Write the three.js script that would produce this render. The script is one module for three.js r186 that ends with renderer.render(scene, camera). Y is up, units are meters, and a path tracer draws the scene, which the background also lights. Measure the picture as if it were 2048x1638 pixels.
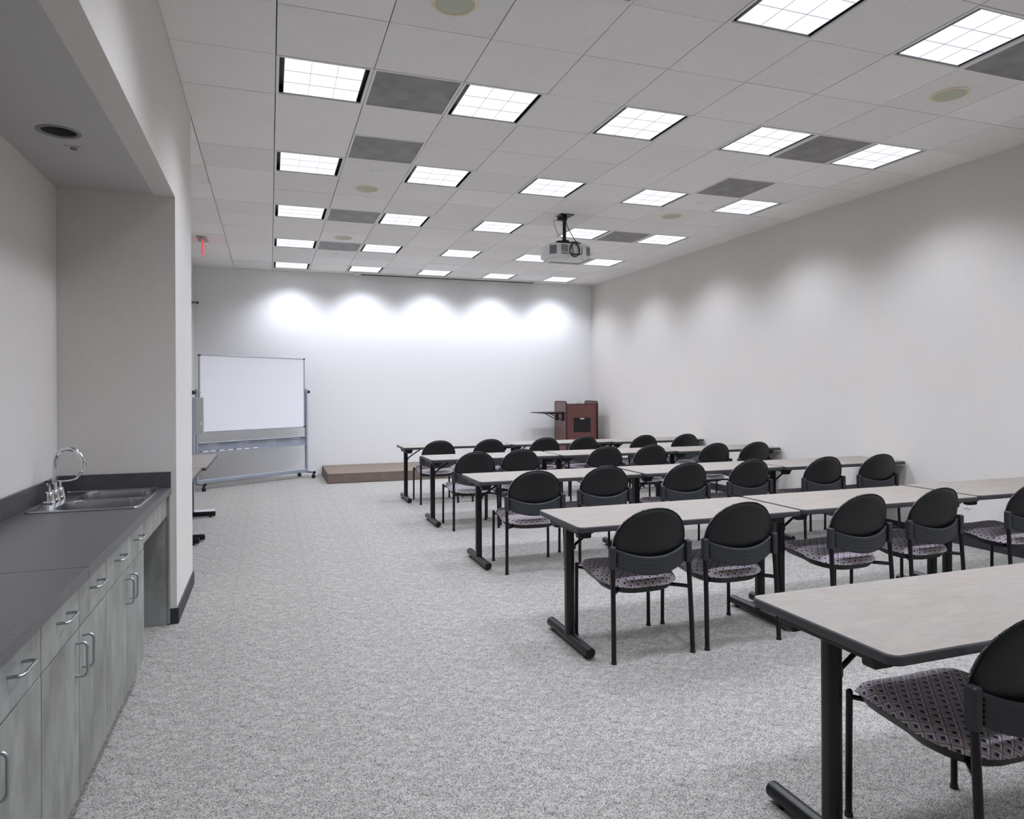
import * as THREE from 'three';
import { RoundedBoxGeometry } from 'three/addons/geometries/RoundedBoxGeometry.js';
import { mergeGeometries, toCreasedNormals } from 'three/addons/utils/BufferGeometryUtils.js';

// ------------------------------------------------------------------ camera, exposure
// metres, y up; "d" below is the distance into the room from the camera, so z = -d
const scene = new THREE.Scene();
scene.background = new THREE.Color(0x050505);
const camera = new THREE.PerspectiveCamera(2 * Math.atan(819 / 1388.9) * 180 / Math.PI, 2048 / 1638, 0.05, 60);
camera.position.set(0, 1.472, 0);
camera.rotation.order = 'YXZ';
camera.rotation.set(0, -0.3351, -0.0048);
camera.setViewOffset(2048, 1638, 0, 38, 2048, 1638);
const renderer = new THREE.WebGLRenderer();
renderer.toneMapping = THREE.LinearToneMapping;
renderer.toneMappingExposure = 1.05;
renderer.shadowMap.enabled = true;

const LAMP = { intensity: 7.1, angle: 68 * Math.PI / 180, penumbra: 0.55, colour: new THREE.Color(0.925, 0.98, 1.125), soft: 9, glow: 0.95 };

// ------------------------------------------------------------------ dimensions
const T = 0.6096;                 // ceiling module
const CEIL = 3.582;
const cX = c => 0.0442 + c * T;   // ceiling column lines
const rD = r => 4.586 + r * T;    // ceiling row lines
const XR = 6.15, XL = -1.195, XF = -0.567, DB = 12.75, D0 = rD(-10);
const AX = -1.22, AD = 4.88, PD = 5.83, SOFFIT = 2.715;

// ------------------------------------------------------------------ helpers
function rng(seed) { let s = seed >>> 0; return () => { s = (s + 0x6D2B79F5) >>> 0; let t = Math.imul(s ^ s >>> 15, 1 | s); t = t + Math.imul(t ^ t >>> 7, 61 | t) ^ t; return ((t ^ t >>> 14) >>> 0) / 4294967296; }; }
const taken = new Map();
function numbered(name) { const n = taken.get(name) ?? 0; taken.set(name, n + 1); return n ? name + '_' + String(n).padStart(3, '0') : name; }
function shade(o) { o.traverse(m => { if (m.isMesh) { m.castShadow = true; m.receiveShadow = true; } }); return o; }
function flat(g) {
  g = g.index ? g.toNonIndexed() : g;
  for (const k of Object.keys(g.attributes)) if (!['position', 'normal', 'uv'].includes(k)) g.deleteAttribute(k);
  return g;
}
function join(list) { return list.length === 1 ? flat(list[0]) : mergeGeometries(list.map(flat)); }
function part(name, geos, mat, parent) {
  const m = new THREE.Mesh(join(Array.isArray(geos) ? geos : [geos]), mat);
  m.name = name; m.castShadow = m.receiveShadow = true; parent.add(m); return m;
}
function thing(name, label, category, [x, y, d] = [0, 0, 0], turn = 0, group) {
  const o = new THREE.Group(); o.name = numbered(name); o.position.set(x, y, -d); o.rotation.y = turn;
  o.userData = { label, category }; if (group) o.userData.group = group; scene.add(o); return o;
}
function struct(name, geos, mat, label) {
  const m = part(name, geos, mat, scene); m.userData = { kind: 'structure', label, category: name.split('_')[0] }; return m;
}
function copyOf(o, label, group) { const c = o.clone(); c.name = numbered(o.name.replace(/_\d{3}$/, '')); c.userData = { ...o.userData, label }; if (group) c.userData.group = group; scene.add(c); return c; }
// box given by its limits in x, y and d
function bx(x0, x1, y0, y1, d0, d1) { const g = new THREE.BoxGeometry(x1 - x0, y1 - y0, d1 - d0); g.translate((x0 + x1) / 2, (y0 + y1) / 2, -(d0 + d1) / 2); return g; }
// local boxes, rounded
function rb(w, h, d, r, x = 0, y = 0, z = 0, seg = 2) { const g = new RoundedBoxGeometry(w, h, d, seg, r); g.translate(x, y, z); return g; }
function bl(w, h, d, x = 0, y = 0, z = 0) { const g = new THREE.BoxGeometry(w, h, d); g.translate(x, y, z); return g; }
function cyl(r0, r1, h, x = 0, y = 0, z = 0, n = 16) { const g = new THREE.CylinderGeometry(r1, r0, h, n); g.translate(x, y, z); return g; }
const V = (x, y, z) => new THREE.Vector3(x, y, z);
function tube(pts, r, seg = 12, rad = 8, closed = false, tension = 0.5) {
  const c = new THREE.CatmullRomCurve3(pts.map(p => V(...p)), closed, 'catmullrom', tension);
  return new THREE.TubeGeometry(c, seg, r, rad, closed);
}
function capped(pts, r, seg, rad) {   // tube with round ends
  const g = [tube(pts, r, seg, rad)];
  for (const p of [pts[0], pts[pts.length - 1]]) { const s = new THREE.SphereGeometry(r, rad, 6); s.translate(...p); g.push(s); }
  return join(g);
}
// texture coordinates in metres, by the way each face points
function metric(g, ox = 0, oy = 0, along = 'y') {
  g = flat(g); const p = g.attributes.position, uv = new Float32Array(p.count * 2);
  const a = V(0, 0, 0), b = V(0, 0, 0), c = V(0, 0, 0);
  for (let i = 0; i < p.count; i += 3) {
    a.fromBufferAttribute(p, i); b.fromBufferAttribute(p, i + 1); c.fromBufferAttribute(p, i + 2);
    const n = b.clone().sub(a).cross(c.clone().sub(a)); const ax = Math.abs(n.x), ay = Math.abs(n.y), az = Math.abs(n.z);
    [a, b, c].forEach((q, k) => {
      let u, v;
      if (ay >= ax && ay >= az) { u = q.x; v = q.z; } else if (ax >= az) { u = q.z; v = q.y; } else { u = q.x; v = q.y; }
      uv[(i + k) * 2] = u + ox; uv[(i + k) * 2 + 1] = v + oy;
    });
  }
  g.setAttribute('uv', new THREE.BufferAttribute(uv, 2)); return g;
}
function roundRect(w, h, r, cx = 0, cy = 0, path = new THREE.Shape()) {
  const x0 = cx - w / 2, x1 = cx + w / 2, y0 = cy - h / 2, y1 = cy + h / 2;
  path.moveTo(x0 + r, y0); path.lineTo(x1 - r, y0); path.absarc(x1 - r, y0 + r, r, -Math.PI / 2, 0, false);
  path.lineTo(x1, y1 - r); path.absarc(x1 - r, y1 - r, r, 0, Math.PI / 2, false);
  path.lineTo(x0 + r, y1); path.absarc(x0 + r, y1 - r, r, Math.PI / 2, Math.PI, false);
  path.lineTo(x0, y0 + r); path.absarc(x0 + r, y0 + r, r, Math.PI, Math.PI * 1.5, false); return path;
}
// extruded shape lying flat: shape (x, y) becomes (x, -z), thickness upwards from y0
function slab(shape, t, y0, bevel = 0, curve = 6) {
  const g = new THREE.ExtrudeGeometry(shape, { depth: t - 2 * bevel, bevelEnabled: bevel > 0, bevelThickness: bevel, bevelSize: bevel, bevelOffset: -bevel, bevelSegments: 2, curveSegments: curve });
  g.rotateX(-Math.PI / 2); g.translate(0, y0 + bevel, 0); return g;
}
// closed cushion: outline(a) -> [x, y]; front/back(r) -> height over the plane; bend(x, y, h) -> [X, Y, Z]
function pad(outline, front, back, bend, n = 32, rings = 7) {
  const pos = [], uv = [], idx = [];
  for (const side of [0, 1]) {
    const base = pos.length / 3;
    for (let j = 0; j <= rings; j++) for (let i = 0; i <= n; i++) {
      const r = Math.pow(j / rings, 0.62), a = i / n * Math.PI * 2, [x, y] = outline(a), h = side ? back(r) : front(r);
      const k = r + Math.abs(h - (side ? back(0) : front(0))) / Math.hypot(x, y); pos.push(...bend(x * r, y * r, h)); uv.push(x * k, y * k);
    }
    for (let j = 0; j < rings; j++) for (let i = 0; i < n; i++) {
      const p = base + j * (n + 1) + i, q = p + n + 1;
      if (side) idx.push(p, q, p + 1, p + 1, q, q + 1); else idx.push(p, p + 1, q, p + 1, q + 1, q);
    }
  }
  const g = new THREE.BufferGeometry();
  g.setAttribute('position', new THREE.Float32BufferAttribute(pos, 3)); g.setAttribute('uv', new THREE.Float32BufferAttribute(uv, 2));
  g.setIndex(idx); g.computeVertexNormals(); return g;
}
// skin between rings of equal point count (open or closed bottom)
function loft(ringList, close = true) {
  const n = ringList[0].length, pos = [], uv = [], idx = [];
  ringList.forEach((ring, j) => { for (let i = 0; i <= n; i++) { const p = ring[i % n]; pos.push(p[0], p[1], p[2]); uv.push(i / n, j / ringList.length); } });
  for (let j = 0; j < ringList.length - 1; j++) for (let i = 0; i < n; i++) { const p = j * (n + 1) + i, q = p + n + 1; idx.push(p, p + 1, q, p + 1, q + 1, q); }
  if (close) { const last = ringList.length - 1, c = [0, 0, 0]; ringList[last].forEach(p => { c[0] += p[0] / n; c[1] += p[1] / n; c[2] += p[2] / n; }); const ci = pos.length / 3; pos.push(...c); uv.push(0.5, 1); for (let i = 0; i < n; i++) idx.push(last * (n + 1) + i, last * (n + 1) + i + 1, ci); }
  const g = new THREE.BufferGeometry(); g.setAttribute('position', new THREE.Float32BufferAttribute(pos, 3)); g.setAttribute('uv', new THREE.Float32BufferAttribute(uv, 2)); g.setIndex(idx); g.computeVertexNormals(); return g;
}

// ------------------------------------------------------------------ textures
function fieldNoise(seed, W, H, cw, ch) {   // tiling value noise, cw x ch cells
  const r = rng(seed), g = new Float32Array(cw * ch); for (let i = 0; i < g.length; i++) g[i] = r();
  const out = new Float32Array(W * H), s = t => t * t * (3 - 2 * t);
  for (let y = 0; y < H; y++) { const fy = y / H * ch, y0 = Math.floor(fy), ty = s(fy - y0), ya = y0 % ch, yb = (y0 + 1) % ch;
    for (let x = 0; x < W; x++) { const fx = x / W * cw, x0 = Math.floor(fx), tx = s(fx - x0), xa = x0 % cw, xb = (x0 + 1) % cw;
      out[y * W + x] = (g[ya * cw + xa] * (1 - tx) + g[ya * cw + xb] * tx) * (1 - ty) + (g[yb * cw + xa] * (1 - tx) + g[yb * cw + xb] * tx) * ty; } }
  return out;
}
function texture(W, H, metresU, metresV, fn, colour = true) {
  const d = new Uint8Array(W * H * 4);
  for (let y = 0; y < H; y++) for (let x = 0; x < W; x++) { const c = fn(x, y, y * W + x), i = (y * W + x) * 4; d[i] = c[0]; d[i + 1] = c[1]; d[i + 2] = c[2]; d[i + 3] = 255; }
  const t = new THREE.DataTexture(d, W, H); t.wrapS = t.wrapT = THREE.RepeatWrapping; t.magFilter = THREE.LinearFilter; t.minFilter = THREE.LinearMipmapLinearFilter; t.generateMipmaps = true;
  if (colour) t.colorSpace = THREE.SRGBColorSpace; t.repeat.set(1 / metresU, 1 / metresV); t.needsUpdate = true; return t;
}
const mix = (a, b, t) => [a[0] + (b[0] - a[0]) * t, a[1] + (b[1] - a[1]) * t, a[2] + (b[2] - a[2]) * t];
const clamp = (v, a = 0, b = 1) => Math.min(b, Math.max(a, v));

function carpetMaps() {
  const W = 1024, cw = 128, ch = 200, r = rng(11), tone = new Float32Array(cw * ch), warm = new Float32Array(cw * ch), off = new Float32Array(ch);
  for (let i = 0; i < tone.length; i++) { const k = r(); tone[i] = k < 0.15 ? 0.34 + 0.18 * r() : k < 0.46 ? 0.66 + 0.14 * r() : 0.82 + 0.14 * r(); warm[i] = r(); }
  for (let j = 0; j < ch; j++) off[j] = (j % 2) * 0.5 + 0.25 * r();
  const patch = fieldNoise(12, W, W, 24, 30), height = new Float32Array(W * W), col = new Float32Array(W * W * 3);
  for (let y = 0; y < W; y++) for (let x = 0; x < W; x++) {
    const fy = y / W * ch, j = Math.floor(fy) % ch, fx = x / W * cw + off[j], i = ((Math.floor(fx) % cw) + cw) % cw;
    const u = fx - Math.floor(fx) - 0.5, v = fy - Math.floor(fy) - 0.5, h = clamp(1.25 - 4.2 * (u * u * 0.8 + v * v));
    const k = tone[j * cw + i] * (0.72 + 0.28 * Math.min(1, h + 0.15)) * (0.93 + 0.14 * patch[y * W + x]), w = warm[j * cw + i];
    height[y * W + x] = h * (0.7 + 0.3 * tone[j * cw + i]);
    const o = (y * W + x) * 3; col[o] = k * (200 + 8 * w); col[o + 1] = k * (197 + 5 * w); col[o + 2] = k * (194 - 5 * w);
  }
  return [texture(W, W, 0.52, 0.52, (x, y, i) => [col[i * 3], col[i * 3 + 1], col[i * 3 + 2]]), texture(W, W, 0.52, 0.52, (x, y, i) => { const h = 255 * height[i]; return [h, h, h]; }, false)];
}
const [carpetColour, carpetBump] = carpetMaps();
function mottle(seed, W, H, mu, mv, low, high, tint, cells) {
  const f = cells.map(([cw, ch], k) => fieldNoise(seed + k * 7, W, H, cw, ch)), weights = cells.map(c => c[2]), sum = weights.reduce((a, b) => a + b, 0), tn = fieldNoise(seed + 99, W, H, cells[0][0], cells[0][1]);
  return texture(W, H, mu, mv, (x, y, i) => { let v = 0; f.forEach((n, k) => v += n[i] * weights[k]); v = clamp((v / sum - 0.5) * 1.7 + 0.5); const c = mix(low, high, v); return mix(c, tint, 0.55 * clamp((tn[i] - 0.5) * 2.4)); });
}
const laminateGreen = mottle(31, 512, 512, 0.9, 1.3, [108, 109, 101], [160, 161, 154], [142, 151, 150], [[5, 4, 2.4], [11, 8, 2.6], [24, 15, 2.2], [64, 30, 1.4], [150, 64, 0.9], [256, 200, 0.5]]);
const counterTex = mottle(41, 512, 512, 0.5, 0.5, [69, 68, 70], [86, 85, 87], [75, 75, 79], [[14, 14, 1], [90, 60, 1.6], [256, 256, 2.2]]);
const tableTex = mottle(51, 512, 512, 0.9, 0.6, [126, 118, 109], [143, 135, 126], [133, 128, 123], [[6, 9, 1.5], [16, 34, 2], [60, 150, 1.6], [230, 256, 1]]);
const wallTex = mottle(61, 512, 512, 1.2, 1.2, [211, 206, 199], [219, 214, 208], [215, 212, 209], [[5, 3, 1], [256, 60, 1.5], [200, 256, 1.2]]);
const wallBump = (() => { const a = fieldNoise(67, 512, 512, 256, 70), b = fieldNoise(68, 512, 512, 90, 256); return texture(512, 512, 0.5, 0.5, (x, y, i) => { const h = 255 * (0.55 * a[i] + 0.45 * b[i]); return [h, h, h]; }, false); })();
const tileTex = mottle(71, 512, 512, 1.1, 1.1, [240, 238, 235], [246, 244, 241], [243, 241, 238], [[6, 6, 0.9], [40, 20, 1.2], [250, 250, 1.8]]);
const woodTex = mottle(81, 512, 512, 0.6, 1.4, [82, 40, 36], [118, 62, 54], [96, 50, 46], [[30, 3, 2], [90, 6, 2], [220, 16, 1.4]]);
const platformTex = mottle(91, 512, 512, 0.6, 0.6, [100, 87, 77], [134, 119, 107], [114, 101, 93], [[8, 8, 0.6], [90, 90, 1.6], [250, 250, 2.4]]);
const grilleTex = (() => { const n = fieldNoise(95, 512, 512, 5, 5), m = fieldNoise(96, 512, 512, 12, 16); return texture(512, 512, T, T, (x, y, i) => { const hole = ((x % 6) < 3 && ((y + ((x / 6 | 0) % 2) * 3) % 6) < 3) ? 0.70 : 1.12; const k = hole * (138 + 20 * (n[i] - 0.5) + 12 * (m[i] - 0.5)); return [k, k * 0.985, k * 0.98]; }); })();
// upholstery: diamonds within diamonds, one repeat = 2 x 2 half-offset diamonds
const fabricTex = (() => {
  const W = 256, H = 256, n = fieldNoise(101, W, H, 128, 128);
  return texture(W, H, 0.052, 0.056, (x, y, i) => {
    let u = x / W, v = y / H; let a = Math.abs(u - 0.5) * 2, b = Math.abs(v - 0.5) * 2, s = a + b;
    if (s > 1) { u = (u + 0.5) % 1; v = (v + 0.5) % 1; a = Math.abs(u - 0.5) * 2; b = Math.abs(v - 0.5) * 2; s = a + b; }
    const left = u < 0.5; let c;
    if (s > 0.94) c = [74, 69, 80]; else if (s > 0.78) c = left ? [242, 228, 204] : [176, 166, 190]; else if (s > 0.72) c = [92, 86, 100];
    else if (s > 0.48) c = left ? [178, 168, 194] : [244, 232, 212]; else if (s > 0.28) c = [146, 136, 168]; else c = [44, 40, 52];
    const k = 0.86 + 0.28 * n[i]; return [c[0] * k, c[1] * k, c[2] * k].map(q => clamp(q, 0, 255));
  });
})();
fabricTex.repeat.set(1 / 0.052, 1 / 0.056);

// ------------------------------------------------------------------ materials
const std = (o) => new THREE.MeshStandardMaterial(o);
const M = {
  carpet: std({ map: carpetColour, bumpMap: carpetBump, bumpScale: 0.0008, roughness: 1 }),
  wall: std({ map: wallTex, bumpMap: wallBump, bumpScale: 0.00015, roughness: 0.85 }),
  wallBack: std({ color: 0xebebea, bumpMap: wallBump, bumpScale: 0.0001, roughness: 0.7 }),
  soffit: std({ color: 0xbdbbb8, roughness: 0.9 }),
  tile: std({ map: tileTex, roughness: 0.92 }),
  tile2: std({ map: tileTex, color: 0xfbfbfb, roughness: 0.92 }),
  tile3: std({ map: tileTex, color: 0xf7f7f7, roughness: 0.92 }),
  plenum: std({ color: 0x2a2826, roughness: 1 }),
  tee: std({ color: 0xeceae6, roughness: 0.6 }),
  base: std({ color: 0x2a2b2e, roughness: 0.55 }),
  black: std({ color: 0x121214, roughness: 0.45 }),
  slot: std({ color: 0x0d0e12, roughness: 0.6 }),
  louver: std({ color: 0xc4c9d2, roughness: 0.5 }),
  glow: std({ color: 0xb0b0b0, emissive: new THREE.Color(0.96, 0.975, 1.0), emissiveIntensity: LAMP.glow, roughness: 0.6 }),
  glowSide: std({ color: 0xa8abb0, emissive: new THREE.Color(0.93, 0.955, 1.0), emissiveIntensity: LAMP.glow * 0.93, roughness: 0.5 }),
  grille: std({ map: grilleTex, roughness: 0.6, metalness: 0.3 }),
  cream: std({ color: 0xefe0c2, roughness: 0.6 }),
  speaker: std({ color: 0xc2c4b2, roughness: 0.7 }),
  white: std({ color: 0xe9e9e8, roughness: 0.5 }),
  whitePlastic: std({ color: 0xdcdcda, roughness: 0.45 }),
  ventGrey: std({ color: 0x6f747a, roughness: 0.6 }),
  laminate: std({ map: laminateGreen, roughness: 0.42 }),
  counter: std({ map: counterTex, roughness: 0.34 }),
  counterEdge: std({ map: counterTex, roughness: 0.42 }),
  steel: std({ color: 0xb8b9bb, metalness: 1, roughness: 0.24 }),
  satin: std({ color: 0xb4b7bb, metalness: 1, roughness: 0.33 }),
  chrome: std({ color: 0xdfe1e4, metalness: 1, roughness: 0.08 }),
  drain: std({ color: 0x4a4b4d, metalness: 0.8, roughness: 0.4 }),
  table: std({ map: tableTex, roughness: 0.46 }),
  edge: std({ color: 0x37373a, roughness: 0.42 }),
  legBlack: std({ color: 0x111114, roughness: 0.3, metalness: 0.25 }),
  shell: std({ color: 0x101112, roughness: 0.46 }),
  band: std({ color: 0x2b2d31, roughness: 0.5 }),
  fabric: std({ map: fabricTex, roughness: 0.95 }),
  wood: new THREE.MeshPhysicalMaterial({ map: woodTex, roughness: 0.34, clearcoat: 0.6, clearcoatRoughness: 0.18 }),
  woodEdge: std({ color: 0x1d1718, roughness: 0.5 }),
  board: std({ color: 0xf3f4f8, roughness: 0.24 }),
  alu: std({ color: 0xa9afba, metalness: 0.55, roughness: 0.38 }),
  greyMetal: std({ color: 0x9ea4b0, metalness: 0.25, roughness: 0.45 }),
  stand: std({ color: 0xb2b2b4, metalness: 0.1, roughness: 0.5 }),
  platform: std({ map: platformTex, roughness: 1 }),
  redPanel: std({ color: 0xe0505c, emissive: new THREE.Color(0.75, 0.10, 0.14), emissiveIntensity: 0.5, roughness: 0.3 }),
  can: std({ color: 0x6c6c6a, roughness: 0.35, metalness: 0.5 }),
  canRim: std({ color: 0x8a8a86, roughness: 0.4, metalness: 0.4 }),
};
const marker = c => std({ color: c, roughness: 0.4 });

// ------------------------------------------------------------------ room shell
struct('floor', metric(bx(AX - 0.3, XR + 0.25, -0.2, 0, D0 - 0.25, DB + 0.25)), M.carpet, 'grey flecked loop pile carpet floor');
struct('wall_back', metric(bx(XL - 0.25, XR + 0.25, 0, CEIL + 0.25, DB, DB + 0.2)), M.wallBack, 'white painted end wall behind the whiteboard');
struct('wall_right', metric(bx(XR, XR + 0.2, 0, CEIL + 0.25, D0, DB)), M.wall, 'long beige right wall with vinyl covering');
struct('wall_left', metric(bx(XL - 0.2, XL, 0, CEIL + 0.25, PD, DB)), M.wall, 'beige left wall behind the pillar');
struct('wall_pillar', metric(bx(AX - 0.2, XF, 0, CEIL + 0.25, AD, PD)), M.wall, 'beige wall pier at the end of the sink alcove');
struct('wall_alcove', metric(bx(AX - 0.2, AX, 0, SOFFIT + 0.1, 0.35, AD)), M.wall, 'beige rear wall of the sink alcove');
struct('wall_bulkhead', metric(bx(XF - 0.12, XF, SOFFIT, CEIL + 0.25, 0.35, AD)), M.wall, 'beige bulkhead face above the sink alcove');
struct('wall_near', metric(bx(AX - 0.2, XF, 0, CEIL + 0.25, D0, 0.35)), M.wall, 'beige wall at the near end of the alcove');
struct('wall_rear', metric(bx(AX - 0.2, XR + 0.2, 0, CEIL + 0.25, D0 - 0.2, D0)), M.wall, 'beige wall behind the camera');
{ // soffit of the alcove with the hole of the downlight
  const s = new THREE.Shape(); const x0 = AX, x1 = XF - 0.12;
  s.moveTo(x0, 0.35); s.lineTo(x1, 0.35); s.lineTo(x1, AD); s.lineTo(x0, AD); s.closePath();
  const h = new THREE.Path(); h.absarc(-0.945, 3.83, 0.078, 0, Math.PI * 2, true); s.holes.push(h);
  struct('ceiling_alcove', slab(s, 0.05, SOFFIT, 0, 24), M.soffit, 'grey painted soffit over the sink alcove');
  struct('ceiling_alcove_void', bx(AX, XF - 0.12, SOFFIT + 0.35, SOFFIT + 0.4, 0.35, AD), M.plenum, 'dark void above the alcove soffit');
}
struct('baseboard_right', rb(0.012, 0.1, DB - D0, 0.004, XR - 0.006, 0.05, -(D0 + DB) / 2, 1), M.base, 'black vinyl base along the right wall');
{
  const g = [rb(0.012, 0.1, PD - AD + 0.012, 0.004, XF + 0.006, 0.05, -(AD + PD) / 2, 1), rb(0.055, 0.1, 0.012, 0.004, XF - 0.0155, 0.05, -(AD - 0.006), 1), rb(PD * 0 + 0.62, 0.1, 0.012, 0.004, XF - 0.31, 0.05, -(PD + 0.006), 1)];
  struct('baseboard_pillar', g, M.base, 'black vinyl base around the wall pier');
  struct('baseboard_left', rb(0.012, 0.1, DB - PD, 0.004, XL + 0.006, 0.05, -(PD + DB) / 2, 1), M.base, 'black vinyl base along the left wall');
}

// ------------------------------------------------------------------ ceiling
const lightCols = [0, 2, 4, 6, 8], lightRows = [12, 9, 6, 3, 0, -3, -6];
const grilleCells = [[1, 0], [1, 2], [1, 6], [1, 9], [7, 0], [7, 2], [7, 6], [7, 9], [7, -3]];
const busy = new Set([...lightRows.flatMap(r => lightCols.map(c => c + ',' + r)), ...grilleCells.map(g => g.join())]);
const ceiling = new THREE.Group(); ceiling.name = 'ceiling'; ceiling.userData = { kind: 'structure', label: 'suspended ceiling of square white tiles', category: 'ceiling' }; scene.add(ceiling);
part('deck', bx(AX - 0.2, XR + 0.2, CEIL + 0.11, CEIL + 0.25, D0 - 0.2, DB + 0.2), M.plenum, ceiling);
{
  const gap = 0.0045, r = rng(5), tiles = [];
  const tileGeo = (x0, x1, d0, d1) => metric(bx(x0 + gap * 0.7 - (x0 + x1) / 2, x1 - gap * 0.7 - (x0 + x1) / 2, 0, 0.016, d0 + gap / 2 - (d0 + d1) / 2, d1 - gap / 2 - (d0 + d1) / 2), r(), r());
  const shared = [tileGeo(0, T, 0, T), tileGeo(0, T, 0, T), tileGeo(0, T, 0, T)];
  const strip = tileGeo(0, T, rD(13), DB);
  for (let row = -10; row <= 13; row++) for (let c = -2; c <= 9; c++) {
    if (c === -2 && row < 2) continue;
    if (busy.has(c + ',' + row)) continue;
    const last = row === 13;
    const g = last ? strip : shared[Math.floor(r() * 3)];
    const m = new THREE.Mesh(g, [M.tile, M.tile2, M.tile3][Math.floor(r() * 3)]);
    m.name = 'ceiling_tile'; m.castShadow = m.receiveShadow = true;
    m.position.set(cX(c) + T / 2, CEIL + (r() - 0.5) * 0.0016, last ? -(rD(13) + DB) / 2 : -(rD(row) + T / 2)); ceiling.add(m);
  }
  part('edge_trim', [bx(XR - 0.02, XR, CEIL - 0.004, CEIL + 0.02, D0, DB), bx(XL, XL + 0.022, CEIL - 0.004, CEIL + 0.02, PD, DB), bx(XF, XF + 0.018, CEIL + 0.004, CEIL + 0.03, D0, PD)], M.tee, ceiling);
}

// light fixtures: white frame, black air slots, nine bright louvre cells
const rowWords = { 12: 'in the row nearest the back wall', 9: 'in the second row from the back wall', 6: 'in the third row from the back wall', 3: 'in the fourth row from the back wall', 0: 'in the fifth row from the back wall', '-3': 'in the sixth row from the back wall', '-6': 'in the row just ahead of the camera', '-9': 'in the row behind the camera' };
const colWords = { 0: 'leftmost', 2: 'second from left', 4: 'middle', 6: 'second from right', 8: 'rightmost' };
{
  const ring = roundRect(0.606, 0.606, 0.001); ring.holes.push(roundRect(0.566, 0.566, 0.001, 0, 0, new THREE.Path()));
  const frameG = flat(slab(ring, 0.012, -0.003, 0, 1));
  const wellG = flat(bl(0.575, 0.01, 0.575, 0, 0.066, 0));
  const cw = 0.168, cd = 0.18;
  const pan = (() => { // sloped sides (group 0) and lit crown (group 1)
    const a = cw / 2 - 0.0012, b = cd / 2 - 0.0012, a2 = a * 0.62, b2 = b * 0.62, y0 = 0.006, y1 = 0.04;
    const B = [[-a, y0, -b], [a, y0, -b], [a, y0, b], [-a, y0, b]], U = [[-a2, y1, -b2], [a2, y1, -b2], [a2, y1, b2], [-a2, y1, b2]];
    const pos = [], q = (p, r, s, t) => { pos.push(...p, ...r, ...s, ...p, ...s, ...t); };
    for (let i = 0; i < 4; i++) { const j = (i + 1) % 4; q(B[i], B[j], U[j], U[i]); } q(U[0], U[1], U[2], U[3]);
    const g = new THREE.BufferGeometry(); g.setAttribute('position', new THREE.Float32BufferAttribute(pos, 3)); g.setAttribute('uv', new THREE.Float32BufferAttribute(new Float32Array(60), 2)); g.computeVertexNormals();
    g.addGroup(0, 24, 0); g.addGroup(24, 6, 1); return g;
  })();
  const blades = []; for (const k of [-1.5, -0.5, 0.5, 1.5]) { blades.push(bl(0.0018, 0.012, cd * 3, k * cw, 0.009, 0)); blades.push(bl(cw * 3, 0.012, 0.0018, 0, 0.009, k * cd)); }
  const bladesG = join(blades);
  for (const row of lightRows) for (const c of lightCols) {
    const o = thing('ceiling_light', `recessed louvre ceiling light, ${colWords[c]} ${rowWords[row]}`, 'light', [cX(c) + T / 2, CEIL, rD(row) + T / 2], 0, 'recessed ceiling lights');
    part('frame', frameG, M.tee, o); part('housing', wellG, M.slot, o); part('louver', bladesG, M.louver, o);
    for (let i = -1; i <= 1; i++) for (let j = -1; j <= 1; j++) { const m = new THREE.Mesh(pan, [M.glowSide, M.glow]); m.name = 'cell'; m.position.set(i * cw, 0, j * cd); m.castShadow = m.receiveShadow = true; o.add(m); }
    const s = new THREE.SpotLight(LAMP.colour, LAMP.intensity, 0, LAMP.angle, LAMP.penumbra, 2); s.name = 'lamp';
    s.position.set(0, -0.03, 0); s.target.position.set(0, -3, 0); s.castShadow = true; s.shadow.radius = LAMP.soft; o.add(s, s.target);
  }
}
{ // perforated return air panels
  const gw = { '1,0': 'between the two left lights of the fifth row', '1,2': 'on the left, alone above a tile with a round disc', '1,6': 'between the two left lights of the third row', '1,9': 'between the two left lights of the second row', '7,0': 'between the two right lights of the fifth row', '7,2': 'on the right, alone beside a rightmost light', '7,6': 'right of the projector pole', '7,9': 'behind the projector body', '7,-3': 'at the top right corner of the view' };
  const frame = roundRect(0.606, 0.606, 0.001); frame.holes.push(roundRect(0.572, 0.572, 0.001, 0, 0, new THREE.Path()));
  const fg = flat(slab(frame, 0.012, -0.002, 0, 1)), pg = metric(bl(0.568, 0.008, 0.568, 0, 0.007, 0), T / 2, T / 2);
  for (const [c, r] of grilleCells) { const o = thing('air_grille', 'grey perforated ceiling air panel ' + gw[c + ',' + r], 'vent', [cX(c) + T / 2, CEIL, rD(r) + T / 2], 0, 'ceiling air panels'); part('frame', fg, M.tee, o); part('perforated_panel', pg, M.grille, o); }
}
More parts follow.
